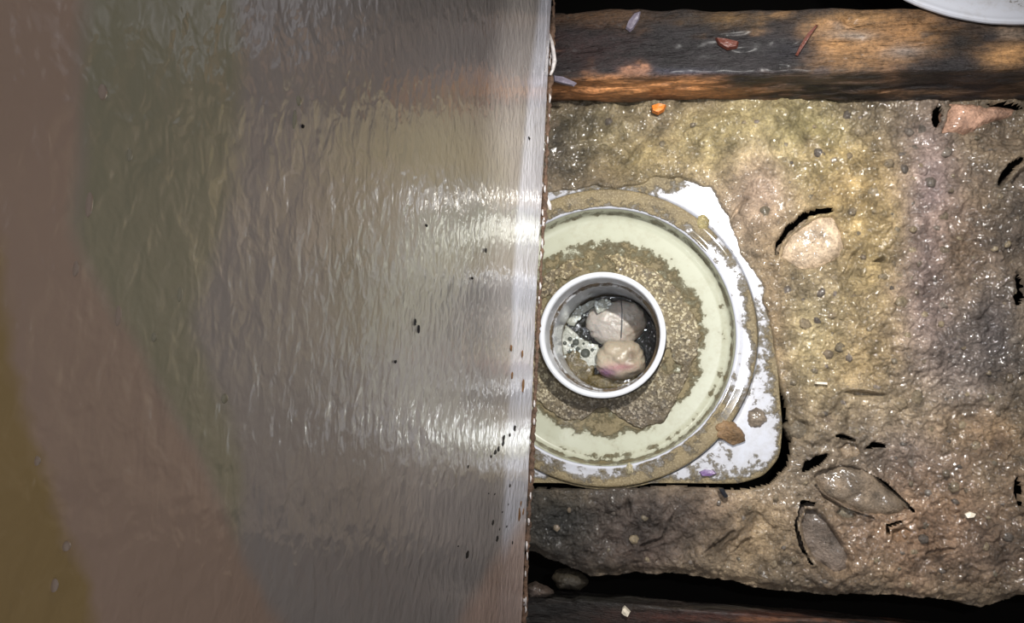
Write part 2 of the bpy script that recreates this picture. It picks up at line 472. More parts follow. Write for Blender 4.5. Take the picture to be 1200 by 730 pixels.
def polar_stone(name, pts, zbase, hh, rgb, mat, parent=None, rings=10, na=56, rough=0.0022, flat=5.0, origin=None, colvar=0.5, tilt=(0, 0)):
    W_ = [P(x, y, zbase) for x, y in pts]
    c = sum((Vector(v) for v in W_), Vector())/len(W_)
    org = c if origin is None else Vector(origin)
    # outline radius per angle
    ang = np.linspace(0, 2*math.pi, na, endpoint=False)
    R = np.zeros(na)
    for i, a in enumerate(ang):
        dx, dy = math.cos(a), math.sin(a); best = 0
        for k in range(len(W_)):
            p = W_[k]-c; q = W_[(k+1) % len(W_)]-c; e = q-p
            den = dx*e.y-dy*e.x
            if abs(den) < 1e-12: continue
            t = (p.x*e.y-p.y*e.x)/den; u = (p.x*dy-p.y*dx)/den
            if t > 0 and -1e-6 <= u <= 1+1e-6: best = max(best, t)
        R[i] = best
    R = R*(1+0.10*fbm(np.cos(ang)*3+c.x*50, np.sin(ang)*3, 1., 4, 3)+0.09*fbm(np.cos(ang)*3+c.y*90, np.sin(ang)*3, .3, 3, 4))
    rr = np.linspace(0.02, 1, rings)
    A, Q = np.meshgrid(ang, rr, indexing='ij')
    X = c.x+np.cos(A)*Q*R[:, None]; Y = c.y+np.sin(A)*Q*R[:, None]
    Z = zbase+hh*(1-Q**flat)*0.85+rough*1.4*fbm(X, Y, .012, 4, int(c.x*1e4) % 97+5)*(1-Q**8)
    Z = Z+tilt[0]*(X-c.x)+tilt[1]*(Y-c.y)
    # skirt going down
    X = np.concatenate([X, X[:, -1:]], 1); Y = np.concatenate([Y, Y[:, -1:]], 1)
    Z = np.concatenate([Z, np.full((na, 1), zbase-0.004 if parent is None else zbase-0.012)], 1)
    V = np.stack([X-org.x, Y-org.y, Z-org.z], -1)
    me, _ = grid_mesh(name, V, cyc=True)
    n = fbm(X, Y, .014, 4, 7)
    C = lin(rgb)*(1+colvar*n[..., None])
    set_attr(me, 'Col', C.reshape(-1, 3))
    o = bpy.data.objects.new(name, me); me.materials.append(mat)
    me.polygons.foreach_set('use_smooth', [True]*len(me.polygons))
    col.objects.link(o); o.location = org
    if parent: o.parent = parent
    return o
for pts, hh, cc, lb in STONES:
    o = polar_stone('stone', pts, -0.004, hh, cc, M['stone'], parent=floor)
    if lb: o['label'] = lb

# embedded pebbles, sharing a few meshes
def pebble_mesh(seed, rgb, sub=2):
    bm = bmesh.new(); bmesh.ops.create_icosphere(bm, subdivisions=sub, radius=1)
    r = random.Random(seed); ax = [Vector((r.uniform(-1, 1), r.uniform(-1, 1), r.uniform(-1, 1))).normalized() for _ in range(7)]
    off = [r.uniform(0.62, 0.95) for _ in ax]
    for v in bm.verts:
        for a, k in zip(ax, off):
            dd_ = v.co.dot(a)
            if dd_ > k: v.co -= a*(dd_-k)*0.85
        v.co *= 1+r.uniform(-0.04, 0.04)
    for v in bm.verts: v.co *= 0.004
    me = bpy.data.meshes.new('pebble'); bm.to_mesh(me); bm.free()
    me.polygons.foreach_set('use_smooth', [True]*len(me.polygons))
    set_attr(me, 'Col', np.tile(lin(rgb), (len(me.vertices), 1)))
    return me
peb = []
for i, c in enumerate([(112, 102, 84), (126, 112, 90), (92, 84, 76), (138, 124, 100), (104, 92, 76), (118, 108, 98)]):
    me = pebble_mesh(i+3, c, 1); me.materials.append(M['ground']); peb.append(me)
hp = [(px, py) for px in np.arange(930, 1290, 1) for py in (0,)]
cnt = 0; tries = 0
bx_ = []
while cnt < 240 and tries < 6000:
    tries += 1
    px = random.uniform(640, 1290); py = random.uniform(130, 690)
    if random.random() > (1.0 if px > 940 else 0.45): continue
    a1, a2 = np.array([px]), np.array([py])
    if sdf_poly(a1, a2, HOLE)[0] < 10: continue
    if min(sdf_poly(a1, a2, s[0])[0] for s in STONES) < 6: continue
    if min(dist_line(a1, a2, c[0])[0] for c in CRACKS) < 7: continue
    if py > np.interp(px, [p[0] for p in EDGE], [p[1] for p in EDGE])-14: continue
    r = random.choice([3, 3.5, 4, 4, 5, 6, 8])*PX*0.9
    if any((px-q[0])**2+(py-q[1])**2 < (14)**2 for q in bx_): continue
    bx_.append((px, py))
    p = P(px, py, 0.003)
    h = float(ground_height(np.array([p.x]), np.array([p.y]), a1, a2)[0])
    o = bpy.data.objects.new('pebble', random.choice(peb)); col.objects.link(o); o.parent = floor
    o.location = (p.x, p.y, h-r*0.12)
    q = r/0.004; o.scale = (q*random.uniform(.8, 1.4), q, q*random.uniform(.5, .8)); o.rotation_euler = (random.uniform(-.3, .3), random.uniform(-.3, .3), random.uniform(0, 6.28))
    cnt += 1

# ------------------------------------------------------------------ setting: painted wall
WZ = 0.075
WA = P(649, 0, WZ); WB = P(613.5, 730, WZ)
wd = (WA-WB).normalized(); wn = Vector((wd.y, -wd.x, 0))      # wn points to the right, out of the wall
def build_wall():
    s = np.concatenate([np.arange(-0.75, -0.40, 0.02), np.arange(-0.40, 0.40, 0.0032), np.arange(0.40, 0.9, 0.02)])
    zz = np.concatenate([np.arange(0, 0.014, 0.0018), np.arange(0.014, 0.62, 0.0032), np.arange(0.62, 1.2, 0.02)])
    mid = (WA+WB)/2
    S, Zg = np.meshgrid(s, zz, indexing='ij')
    ragged = 0.0012*fbm(S, S*0+3, 0.012, 4, 7)
    off = 0.0010*fbm(S, Zg, 0.12, 3, 12)
    # the painted face swells slightly outward along its foot
    off = off-0.0035*np.exp(-(Zg/0.006)**2)
    off = off+0.0009*np.exp(-((Zg-0.028-0.15*np.abs(S-0.20))/0.0018)**2)*smooth(0.14, 0.18, S)*smooth(0.30, 0.26, S)
    X = mid.x+wd.x*S+wn.x*(off+ragged*np.exp(-Zg/0.006)); Y = mid.y+wd.y*S+wn.y*(off+ragged*np.exp(-Zg/0.006)); Z = WZ+Zg
    V = np.stack([X, Y, Z], -1)
    # close the slab: foot and back
    back = V.copy()
    foot = np.stack([X[:, 0]-wn.x*0.018, Y[:, 0]-wn.y*0.018, Z[:, 0]], -1)[:, None]
    top = np.stack([X[:, -1]-wn.x*0.018, Y[:, -1]-wn.y*0.018, Z[:, -1]], -1)[:, None]
    V = np.concatenate([foot, V, top, foot], 1)
    me, _ = grid_mesh('wall_left', V)
    px, py = to_px(X, Y, Z)
    w = 12*fbm(S, Zg, 0.02, 3, 15)
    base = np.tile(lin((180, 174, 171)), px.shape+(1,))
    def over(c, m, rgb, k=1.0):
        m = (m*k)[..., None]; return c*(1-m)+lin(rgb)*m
    # camera chroma blotches and reflected tints laid into the wall colour
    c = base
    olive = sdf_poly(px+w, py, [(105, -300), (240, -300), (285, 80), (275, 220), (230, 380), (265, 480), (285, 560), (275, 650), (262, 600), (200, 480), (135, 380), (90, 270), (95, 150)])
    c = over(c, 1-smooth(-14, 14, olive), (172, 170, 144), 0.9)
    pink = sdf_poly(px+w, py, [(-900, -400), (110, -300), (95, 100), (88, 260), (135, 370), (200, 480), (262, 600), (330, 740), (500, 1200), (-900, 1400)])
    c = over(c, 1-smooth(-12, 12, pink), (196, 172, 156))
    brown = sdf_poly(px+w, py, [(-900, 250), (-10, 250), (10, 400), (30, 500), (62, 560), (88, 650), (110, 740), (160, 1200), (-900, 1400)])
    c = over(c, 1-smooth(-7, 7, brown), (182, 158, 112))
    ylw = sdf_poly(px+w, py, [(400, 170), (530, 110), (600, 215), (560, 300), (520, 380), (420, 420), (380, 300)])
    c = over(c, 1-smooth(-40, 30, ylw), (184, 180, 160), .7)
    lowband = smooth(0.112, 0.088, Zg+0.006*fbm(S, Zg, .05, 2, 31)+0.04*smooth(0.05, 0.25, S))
    c = over(c, lowband, (236, 238, 250), 0.98)  # blue-white foot band carries torch light as paint colour
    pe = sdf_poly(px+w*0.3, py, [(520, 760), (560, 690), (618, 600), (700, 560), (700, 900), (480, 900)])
    c = over(c, 1-smooth(-12, 12, pe), (226, 196, 180), 0.85)  # peach corner: edge of the torch beam put into the colour
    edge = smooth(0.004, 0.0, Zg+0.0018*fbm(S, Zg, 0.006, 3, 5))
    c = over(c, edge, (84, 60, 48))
    z3 = np.tile(lin((90, 70, 60)), (c.shape[0], 1, 1))
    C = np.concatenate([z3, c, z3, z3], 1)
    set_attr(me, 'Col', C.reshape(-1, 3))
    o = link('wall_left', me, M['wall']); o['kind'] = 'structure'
    return o
wall = build_wall()
def on_wall(px, py, out=0.0):
    v = CQ @ Vector((px-600, -(py-365), -F)); o = Vector((0, 0, CAM_H))
    t = ((WA+wn*out-o).dot(wn))/v.dot(wn)
    return o+v*t
def blob(name, mat, loc, size, parent=None, seed=0, sub=2, jag=0.25, rot=None):
    bm = bmesh.new(); bmesh.ops.create_icosphere(bm, subdivisions=sub, radius=1)
    r = random.Random(seed)
    for v in bm.verts:
        v.co *= 1+r.uniform(-jag, jag)*0.6
        v.co.x *= size[0]; v.co.y *= size[1]; v.co.z *= size[2]
    me = bpy.data.meshes.new(name); bm.to_mesh(me); bm.free(); me.materials.append(mat)
    set_attr(me, 'Col', np.tile(lin((150, 140, 120)), (len(me.vertices), 1)))
    o = bpy.data.objects.new(name, me); col.objects.link(o); o.location = loc
    if rot is not None: o.rotation_euler = rot
    if parent: o.parent = parent
    return o
wrot = math.atan2(wd.y, wd.x)
# mould specks: (px, py, half length along the wall px, half height px)
for i, (x, y, a, b) in enumerate([(603, 502, 3, 1.2), (597, 510, 2, 1), (590, 513, 3, 1.5), (589, 519, 3.5, 1.5), (584, 526, 3, 1.5), (580, 530, 3, 1.6),
        (575, 535, 1.5, .8), (597, 569, 2.5, 1.2), (548, 547, 2, 1), (577, 612, 3.5, 1.4), (582, 631, 4, 1.2), (547, 650, 5, 1.6), (585, 620, 1.5, .7),
        (593, 617, 1.5, .7), (579, 579, 1.2, .7), (572, 578, 1, .6), (595, 591, 1.5, .6), (490, 386, 5, .8), (486, 378, 4, .6), (463, 424, 2, 1.2),
        (499, 264, 1.5, 1), (569, 293, 3, .7), (354, 148, 2, 1), (553, 326, 1.5, .8), (620, 162, 1.6, .8), (588, 600, 1.2, .6), (536, 640, 1, .6), (600, 636, 2, .5)]):
    p = on_wall(x, y); d1 = (on_wall(x, y+1)-p).length; d2 = (on_wall(x+1, y)-p).length
    blob('mould_speck', M['spot'], p+wn*0.0002, (a*d1, 0.0005, b*d2), wall, i, 2, 0.5, (0, 0, wrot))
for i, (x, y, a, b) in enumerate([(608, 603, 9, 1.6), (610, 590, 4, 1), (612, 415, 4, 1.0), (613, 452, 8, 1.2), (599, 408, 4, .9), (600, 440, 4, .9), (613, 600, 4, 1)]):
    p = on_wall(x, y); d1 = (on_wall(x, y+1)-p).length; d2 = (on_wall(x+1, y)-p).length
    blob('rust_mark', M['rust'], p+wn*0.0001, (a*d1, 0.0005, b*d2), wall, i+50, 2, 0.4, (0, 0, wrot))
# thick paint drips that catch the light
for i, (x, y, a, b) in enumerate([(138, 370, 13, 3.5), (104, 240, 16, 4), (263, 467, 6, 4), (151, 182, 8, 3), (88, 315, 10, 3), (180, 395, 6, 3), (120, 108, 10, 5), (350, 118, 6, 3),
        (43, 540, 6, 3), (78, 640, 6, 4), (64, 686, 8, 3), (210, 345, 10, 3), (345, 140, 12, 2)]):
    p = on_wall(x, y); d1 = (on_wall(x, y+1)-p).length; d2 = (on_wall(x+1, y)-p).length
    o = blob('paint_drip', M['wall'], p-wn*0.0002, (a*d1, 0.0009, b*d2), wall, i+90, 3, 0.02, (0, 0, wrot))
    at = o.data.attributes['Col']
    cc = lin((178, 160, 146) if x < 140 else (168, 164, 142))
    at.data.foreach_set('color', np.tile(np.append(cc, 1), len(o.data.vertices)))
# torn strip of board and loose paint flakes along the foot
def strip(name, pts, wid, mat, parent, z, seed, thick=0.0015):
    r = random.Random(seed); bm = bmesh.new(); rows = []
    for i, (x, y) in enumerate(pts):
        c = P(x, y, z+r.uniform(-.001, .001)); w = wid[i]*PX
        q = [bm.verts.new(c+Vector((-w, 0, thick))), bm.verts.new(c+Vector((w, 0, thick*0.6))), bm.verts.new(c+Vector((w*.9, 0, -thick))), bm.verts.new(c+Vector((-w, 0, -thick)))]
        rows.append(q)
    for a, b in zip(rows[:-1], rows[1:]):
        for k in range(4): bm.faces.new((a[k], a[(k+1) % 4], b[(k+1) % 4], b[k]))
    bm.faces.new(rows[0]); bm.faces.new(rows[-1][::-1])
    bmesh.ops.recalc_face_normals(bm, faces=bm.faces)
    me = bpy.data.meshes.new(name); bm.to_mesh(me); bm.free()
    return link(name, me, mat, parent)
ys = np.arange(-20, 760, 3.0)
pts = [(649.5-0.0486*y+random.uniform(-.8, .8), y) for y in ys]
wid = [max(0.6, 2.2+2.0*float(fbm(np.array([y]), np.array([0.]), 40., 4, 3)[0])+random.uniform(-.9, .9)) for y in ys]
strip('torn_edge', pts, wid, M['raw_edge'], wall, WZ-0.002, 3)
strip('paint_flake', [(644, 40), (647, 50), (649, 62), (650, 72), (648, 82), (645, 88)], [1, 1.8, 2, 2.2, 1.6, 1], M['flake'], wall, WZ+0.002, 4)['label'] = 'curled whitish strip of paint peeling off the foot'
strip('paint_flake', [(636, 214), (638, 222), (641, 232), (644, 240), (645, 246)], [1, 1.5, 1.6, 2.0, 1.2], M['flake'], wall, WZ-0.004, 5)
for k in range(26):
    y = random.uniform(10, 720); x = 649-0.0486*y+random.uniform(-1.2, 1.5)
    strip('paint_flake', [(x, y), (x+random.uniform(-.5, .8), y+4), (x, y+random.uniform(7, 11))], [.5, random.uniform(.7, 1.3), .4], M['flake'], wall, WZ-0.0005, 10+k, 0.0008)

# ------------------------------------------------------------------ charred joists
def build_beam(sections, name, blobs, base, seed, xs, amp=0.0028):
    """sections: four pixel/height corners (bottom front, top front, top back, bottom back), each given at both ends"""
    L = []
    for (a, b) in sections: L.append((P(*a), P(*b)))
    per = []
    nseg = [26, 34, 14, 12]
    for k in range(4):
        for t in np.linspace(0, 1, nseg[k], endpoint=False): per.append((k, t))
    per = per
    x0, x1 = xs; n = int((x1-x0)/0.0016)
    tx = np.linspace(x0, x1, n)
    V = np.zeros((len(per), n, 3)); Cn = np.zeros((len(per), n, 3))
    cs = []
    for a, b in L:
        u = (tx-a.x)/(b.x-a.x)
        cs.append(np.stack([tx, a.y+(b.y-a.y)*u, a.z+(b.z-a.z)*u], -1))
    cen = sum(cs)/4
    for i, (k, t) in enumerate(per):
        p = cs[k]*(1-t)+cs[(k+1) % 4]*t
        dd_ = min(t, 1-t)*0.055
        V[i] = p
    # round the arrises
    for _ in range(4): V = 0.5*V+0.25*(np.roll(V, 1, 0)+np.roll(V, -1, 0))
    out = V-cen; out[..., 0] = 0; out /= np.linalg.norm(out, axis=-1, keepdims=True)+1e-9
    idx = np.arange(len(per))[:, None]*0.002+V[..., :1][..., 0]*0
    A = V[..., 0]
    # seam-free: use 3d-ish coordinates from y+z and y-z
    u = V[..., 1]+0.7*V[..., 2]; v = V[..., 2]-V[..., 1]
    g = amp*fbm(A*0.3, u+v*0.3, 0.012, 4, seed)+amp*0.8*fbm(A, u*2+v, 0.05, 4, seed+4)
    ck = 1-np.abs(fbm(A*0.12+0.3, u*1.0-v*0.4, 0.014, 3, seed+9))*5
    g = g-0.0035*np.clip(ck, 0, 1)**2*smooth(0, .3, fbm(A, u, .06, 2, seed+13))
    V = V+out*g[..., None]
    px, py = to_px(V[..., 0], V[..., 1], V[..., 2])
    warp = 1.6*fbm(A*0.4, u, .012, 4, seed+20)+0.6*fbm(A, u, .03, 3, seed+21)
    C = blend_cols(px, py, base, blobs, warp)
    C = C*0.85+C.mean(-1, keepdims=True)*0.15
    C = C*(1+0.5*fbm(A*0.25, u, .005, 3, seed+30)[..., None])
    me, _ = grid_mesh(name, V, cyc=True)
    # end caps
    bm = bmesh.new(); bm.from_mesh(me); bm.verts.ensure_lookup_table()
    m = len(per)
    for e in (0, n-1):
        bm.faces.new([bm.verts[i*n+e] for i in range(m)])
    bmesh.ops.recalc_face_normals(bm, faces=bm.faces); bm.to_mesh(me); bm.free()
    set_attr(me, 'Col', C.reshape(-1, 3))
    return link(name, me, M['wood'])
ZB = 0.062
top_blobs = [(700, 20, 60, 10, (92, 64, 34), .8), (680, 60, 60, 25, (44, 24, 22), .8), (740, 106, 100, 12, (236, 158, 84), .97), (690, 108, 40, 12, (210, 136, 70), .8), (810, 104, 36, 10, (228, 152, 80), .9), (1010, 50, 50, 22, (176, 132, 84), .8), (1190, 62, 26, 14, (184, 136, 80), .8),
  (850, 22, 40, 9, (110, 80, 34), .6), (1010, 22, 60, 12, (140, 104, 58), .9), (1060, 36, 60, 28, (138, 98, 54), .95), (985, 52, 40, 22, (150, 108, 60), .9),
  (1000, 42, 30, 6, (150, 132, 116), .9), (1060, 60, 20, 6, (132, 122, 116), .7), (1180, 66, 32, 12, (160, 116, 64), .95), (1190, 40, 22, 7, (120, 104, 90), .8),
  (1125, 50, 24, 18, (16, 14, 15), .95), (930, 60, 34, 16, (30, 30, 38), .8), (1000, 96, 60, 3, (150, 110, 78), .6), (1040, 108, 30, 2.5, (170, 122, 76), .8), (1110, 108, 26, 2.2, (160, 118, 72), .8),
  (1045, 90, 14, 12, (120, 84, 54), .6), (950, 96, 60, 9, (62, 60, 60), .7), (1130, 98, 60, 14, (32, 27, 30), .8), (790, 84, 60, 5, (62, 62, 78), .6), (850, 118, 200, 2.5, (96, 70, 48), .6)]
j1 = build_beam([((640, 122, 0.0), (1200, 119, 0.0)), ((640, 93, ZB), (1200, 80, ZB)), ((640, 12, ZB), (1200, 8, ZB)), ((640, 12+30, 0.0), (1200, 8+38, 0.0))],
    'wooden_joist', top_blobs, (31, 27, 29), 200, (P(470, 100).x, P(1750, 100).x))
tag(j1, 'charred wooden joist with orange bare patches running across the top', 'beam', 'rotten joists')
bot_blobs = [(830, 722, 120, 8, (74, 36, 24), .9), (760, 712, 40, 6, (34, 18, 14), .8), (700, 700, 60, 4, (44, 42, 32), .7), (850, 712, 90, 3, (70, 62, 46), .5), (900, 726, 60, 3, (120, 74, 40), .7), (640, 716, 50, 12, (16, 14, 13), .8)]
j2 = build_beam([((623, 688, -0.06), (1200, 734, -0.06)), ((623, 697, -0.012), (1200, 745, -0.012)), ((623, 775, -0.012), (1200, 820, -0.012)), ((623, 760, -0.06), (1200, 800, -0.06))],
    'wooden_joist', bot_blobs, (34, 28, 24), 300, (P(470, 700).x, P(1750, 700).x), 0.002)
tag(j2, 'dark wet wooden joist below the black gap along the bottom', 'beam', 'rotten joists')

# ------------------------------------------------------------------ the drain
drain = empty('floor_drain', DC, 'round white plastic floor drain set in broken mortar beside the wall', 'drain')
def lathe(name, prof, mat, parent, dirt=None, na=240, fr=None, center=None, closed=False):
    """prof: (radius px, z); parented with the thing's centre as origin"""
    ang = np.linspace(0, 2*math.pi, na, endpoint=False)
    R = np.array([p[0] for p in prof])*PX; Zp = np.array([p[1] for p in prof])
    A, Rg = np.meshgrid(ang, R, indexing='ij'); Zg = np.tile(Zp, (na, 1))
    X = np.cos(A)*Rg; Y = np.sin(A)*Rg
    me, _ = grid_mesh(name, np.stack([X, Y, Zg], -1), cyc=True)
    if dirt is not None:
        px, py = to_px(X+DC.x, Y+DC.y, Zg)
        set_attr(me, 'dirt', dirt(px, py, np.tile(np.array([p[0] for p in prof], float), (na, 1)), Zg).ravel())
    me.materials.append(mat); me.polygons.foreach_set('use_smooth', [True]*len(me.polygons))
    o = bpy.data.objects.new(name, me); col.objects.link(o); o.parent = parent
    return o
def dense(prof, step=2.0):
    out_ = [prof[0]]
    for a, b in zip(prof[:-1], prof[1:]):
        n = max(1, int(math.hypot(b[0]-a[0], (b[1]-a[1])/PX)/step))
        for i in range(1, n+1): out_.append((a[0]+(b[0]-a[0])*i/n, a[1]+(b[1]-a[1])*i/n))
    return out_
# plate: polar strip from the ring out to its outline
def build_plate():
    na = 420; ang = np.linspace(0, 2*math.pi, na, endpoint=False); R = []
    W_ = [P(x, y)-DC for x, y in PLATE]
    for a in ang:
        dx, dy = math.cos(a), math.sin(a); best = 177*PX
        for k in range(len(W_)):
            p = W_[k]; q = W_[(k+1) % len(W_)]; e = q-p
            den = dx*e.y-dy*e.x
            if abs(den) < 1e-12: continue
            t = (p.x*e.y-p.y*e.x)/den; u = (p.x*dy-p.y*dx)/den
            if t > 0 and 0 <= u <= 1: best = max(best, t)
        R.append(best)
    R = np.array(R)
    for _ in range(6): R = 0.5*R+0.25*(np.roll(R, 1)+np.roll(R, -1))
    R = np.maximum(R, 177.5*PX)
    q = np.concatenate([np.linspace(0, 1, 26), [1.0, 1.0]])
    A, Q = np.meshgrid(ang, q, indexing='ij')
    r0 = 176.0*PX
    Rg = r0+(R[:, None]-r0)*Q
    X = np.cos(A)*Rg; Y = np.sin(A)*Rg
    Z = np.zeros_like(X)-0.0004*Q
    Z[:, 0] = -0.0035
    Z[:, 25] -= 0.0006; Z[:, 26] = -0.006; Z[:, 27] = -0.012
    Rg[:, 27] = r0; X[:, 27] = np.cos(ang)*r0; Y[:, 27] = np.sin(ang)*r0
    me, _ = grid_mesh('flange_plate', np.stack([X, Y, Z], -1), cyc=True)
    px, py = to_px(X+DC.x, Y+DC.y, Z)
    edge = sdf_poly(px, py, PLATE)
    D = 0.36+0.55*np.exp(-(np.maximum(-edge, 0)/6)**2)
    D = D+0.6*gsp(px, py, 770, 208, 50, 18)+0.35*gsp(px, py, 690, 215, 60, 14)+0.28*gsp(px, py, 895, 380, 14, 60)+0.3*gsp(px, py, 850, 550, 60, 12)
    D = D-0.5*gsp(px, py, 825, 232, 32, 22)-0.2*gsp(px, py, 880, 520, 22, 30)-0.35*gsp(px, py, 880, 310, 12, 40)
    D = D+0.2*gsp(px, py, 906, 430, 8, 60)+0.5*gsp(px, py, 640, 572, 60, 12)
    set_attr(me, 'dirt', D.ravel())
    me.materials.append(M['plate']); me.polygons.foreach_set('use_smooth', [True]*len(me.polygons))
    o = bpy.data.objects.new('flange_plate', me); col.objects.link(o); o.parent = drain
build_plate()
def ring_dirt(px, py, r, z):
    D = 0.74-0.4*gsp(px, py, 862, 330, 16, 70)-0.45*gsp(px, py, 872, 430, 10, 60)-0.3*gsp(px, py, 845, 290, 14, 40)
    D = D+0.25*smooth(160, 168, r)+0.3*gsp(px, py, 760, 225, 80, 20)-0.3*gsp(px, py, 690, 548, 40, 12)
    D = D-0.6*(r < 153.5)
    return D
lathe('sealing_ring', dense([(175.2, -0.004), (175, 0.0018), (173.5, 0.0030), (170, 0.0033), (160, 0.0029), (154, 0.0033), (152.2, 0.0030), (151.2, 0.0018), (151.2, -0.004)], 1.5), M['plate'], drain, ring_dirt)
def bowl_dirt(px, py, r, z):
    D = 0.10+0.5*np.exp(-((r-148.5)/1.8)**2)+0.28*np.exp(-((r-141)/3)**2)*smooth(300, 500, py+0.3*px-200)
    D = D+0.62*smooth(128, 112, r+5*fbm(px, py, 30., 3, 5))-0.1*gsp(px, py, 640, 520, 60, 30)
    D = D+0.12*gsp(px, py, 700, 540, 120, 12)+0.12*smooth(300, 560, py+0.4*(px-700))
    return D
lathe('bowl', dense([(151, 0.0016), (149.6, -0.002), (148.8, -0.008), (147.5, -0.0115), (144, -0.0135), (138, -0.0145), (110, -0.0160), (74.2, -0.0170)], 2.0), M['bowl'], drain, bowl_dirt)
# grit crust lying in the bowl
def build_crust():
    na, nr = 420, 60
    ang = np.linspace(0, 2*math.pi, na, endpoint=False)
    def out_r(a):   # outline radius in px by image angle (degrees, 0 = right, 90 = up)
        deg = np.degrees(a) % 360
        return np.interp(deg, [0, 20, 45, 70, 90, 120, 150, 180, 210, 230, 245, 255, 262, 272, 282, 292, 305, 320, 340, 360],
                         [112, 108, 101, 99, 100, 104, 108, 100, 108, 112, 112, 104, 88, 84, 100, 118, 121, 112, 110, 112])
    Ro = out_r(ang)
    Ro = Ro+3.0*fbm(np.cos(ang)*5, np.sin(ang)*5, 1., 4, 8)+2.5*fbm(np.cos(ang)*5, np.sin(ang)*5, .25, 3, 18)
    q = np.linspace(0, 1, nr)
    A, Q = np.meshgrid(ang, q, indexing='ij')
    Rg = (74.0+(Ro[:, None]-74.0)*Q)*PX
    X = np.cos(A)*Rg; Y = np.sin(A)*Rg
    n = fbm(X, Y, .012, 5, 28, 0.65); n2 = np.abs(fbm(X, Y, .006, 3, 38))
    T = (0.0014+0.0010*n+0.0012*n2)*smooth(1.0, 0.94, Q)+0.0008*smooth(.25, 0.0, Q)
    base = -0.0170+0.001*(Rg/PX-74)/36
    px, py = to_px(X+DC.x, Y+DC.y, base)
    bare = smooth(0.28, 0.42, fbm(X+.3, Y, .03, 4, 48)+0.30*gsp(px, py, 800, 340, 25, 35)+0.35*gsp(px, py, 650, 490, 30, 20)-0.5*gsp(px, py, 775, 470, 50, 40))
    Z = base+T*(1-bare)-0.0012*bare-0.001*(Q > 0.995)
    me, _ = grid_mesh('dirt_crust', np.stack([X, Y, Z], -1), cyc=True)
    C = blend_cols(px, py, (240, 232, 205), [(760, 490, 60, 30, (128, 112, 100), .9), (690, 480, 60, 30, (140, 126, 116), .9), (800, 440, 30, 40, (150, 136, 116), .8), (700, 310, 90, 24, (222, 206, 158), .8), (640, 350, 30, 40, (160, 140, 100), .8)])
    set_attr(me, 'Col', C.reshape(-1, 3))
    me.materials.append(M['crust']); me.polygons.foreach_set('use_smooth', [True]*len(me.polygons))
    o = bpy.data.objects.new('dirt_crust', me); col.objects.link(o); o.parent = drain
    o['kind'] = 'stuff'; o['label'] = 'gritty brown dirt caked on the bowl around the pipe'
build_crust()
def pipe_dirt_shade(px, py, r, z):
    D = 0.02+0.75*np.exp(-((z+0.016)/0.003)**2)+0.25*smooth(-.012, -.05, z)+0.7*smooth(-0.06, -0.085, z)+0.4*smooth(740, 775, px)*smooth(.0, -.02, z)  # right-hand term paints the shade on the inner wall as dirt
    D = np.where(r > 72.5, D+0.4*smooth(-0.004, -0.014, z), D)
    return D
lathe('drain_pipe', dense([(73.0, -0.13), (73.0, 0.006), (73.6, 0.0085), (73.0, 0.0100), (70, 0.0104), (67.6, 0.0098), (66.6, 0.0075), (66.0, -0.013), (65, -0.016), (62.0, -0.018), (61.5, -0.13), (73.0, -0.13)], 2.5), M['pipe'], drain, pipe_dirt_shade)
# the body of the bowl below the plate
lathe('trap_body', [(150, -0.005), (152, -0.012), (146, -0.022), (74, -0.024), (74, -0.018)], plain('grey_plastic', (150, 148, 140), 0.5), drain, None)

# lumps of grit left on the plate and ring
for pts, hh, cc, lb in [
    ([(840, 512), (838, 500), (848, 492), (860, 494), (872, 508), (874, 517), (858, 521)], 0.004, (112, 88, 60), 'brown lump of grit stuck on the white ring at lower right'),
    ([(876, 494), (877, 482), (886, 477), (896, 482), (899, 493), (890, 501), (880, 500)], 0.004, (116, 104, 90), 'grey-brown round pebble on the white plate corner'),
    ([(816, 262), (818, 253), (826, 251), (832, 258), (829, 268), (820, 269)], 0.004, (150, 138, 96), 'small tan pebble stuck on the upper right of the ring'),
    ([(733, 548), (736, 542), (742, 545), (742, 554), (735, 557)], 0.003, (170, 160, 130), 'tiny pale pebble on the ring directly below the pipe')]:
    o = polar_stone('pebble', pts, 0.003 if pts[0][0] != 876 else 0.0, hh, cc, M['stone'], rings=8, na=36, rough=0.0022, flat=3.0)
    o2 = o; tag(o, lb, 'pebble')

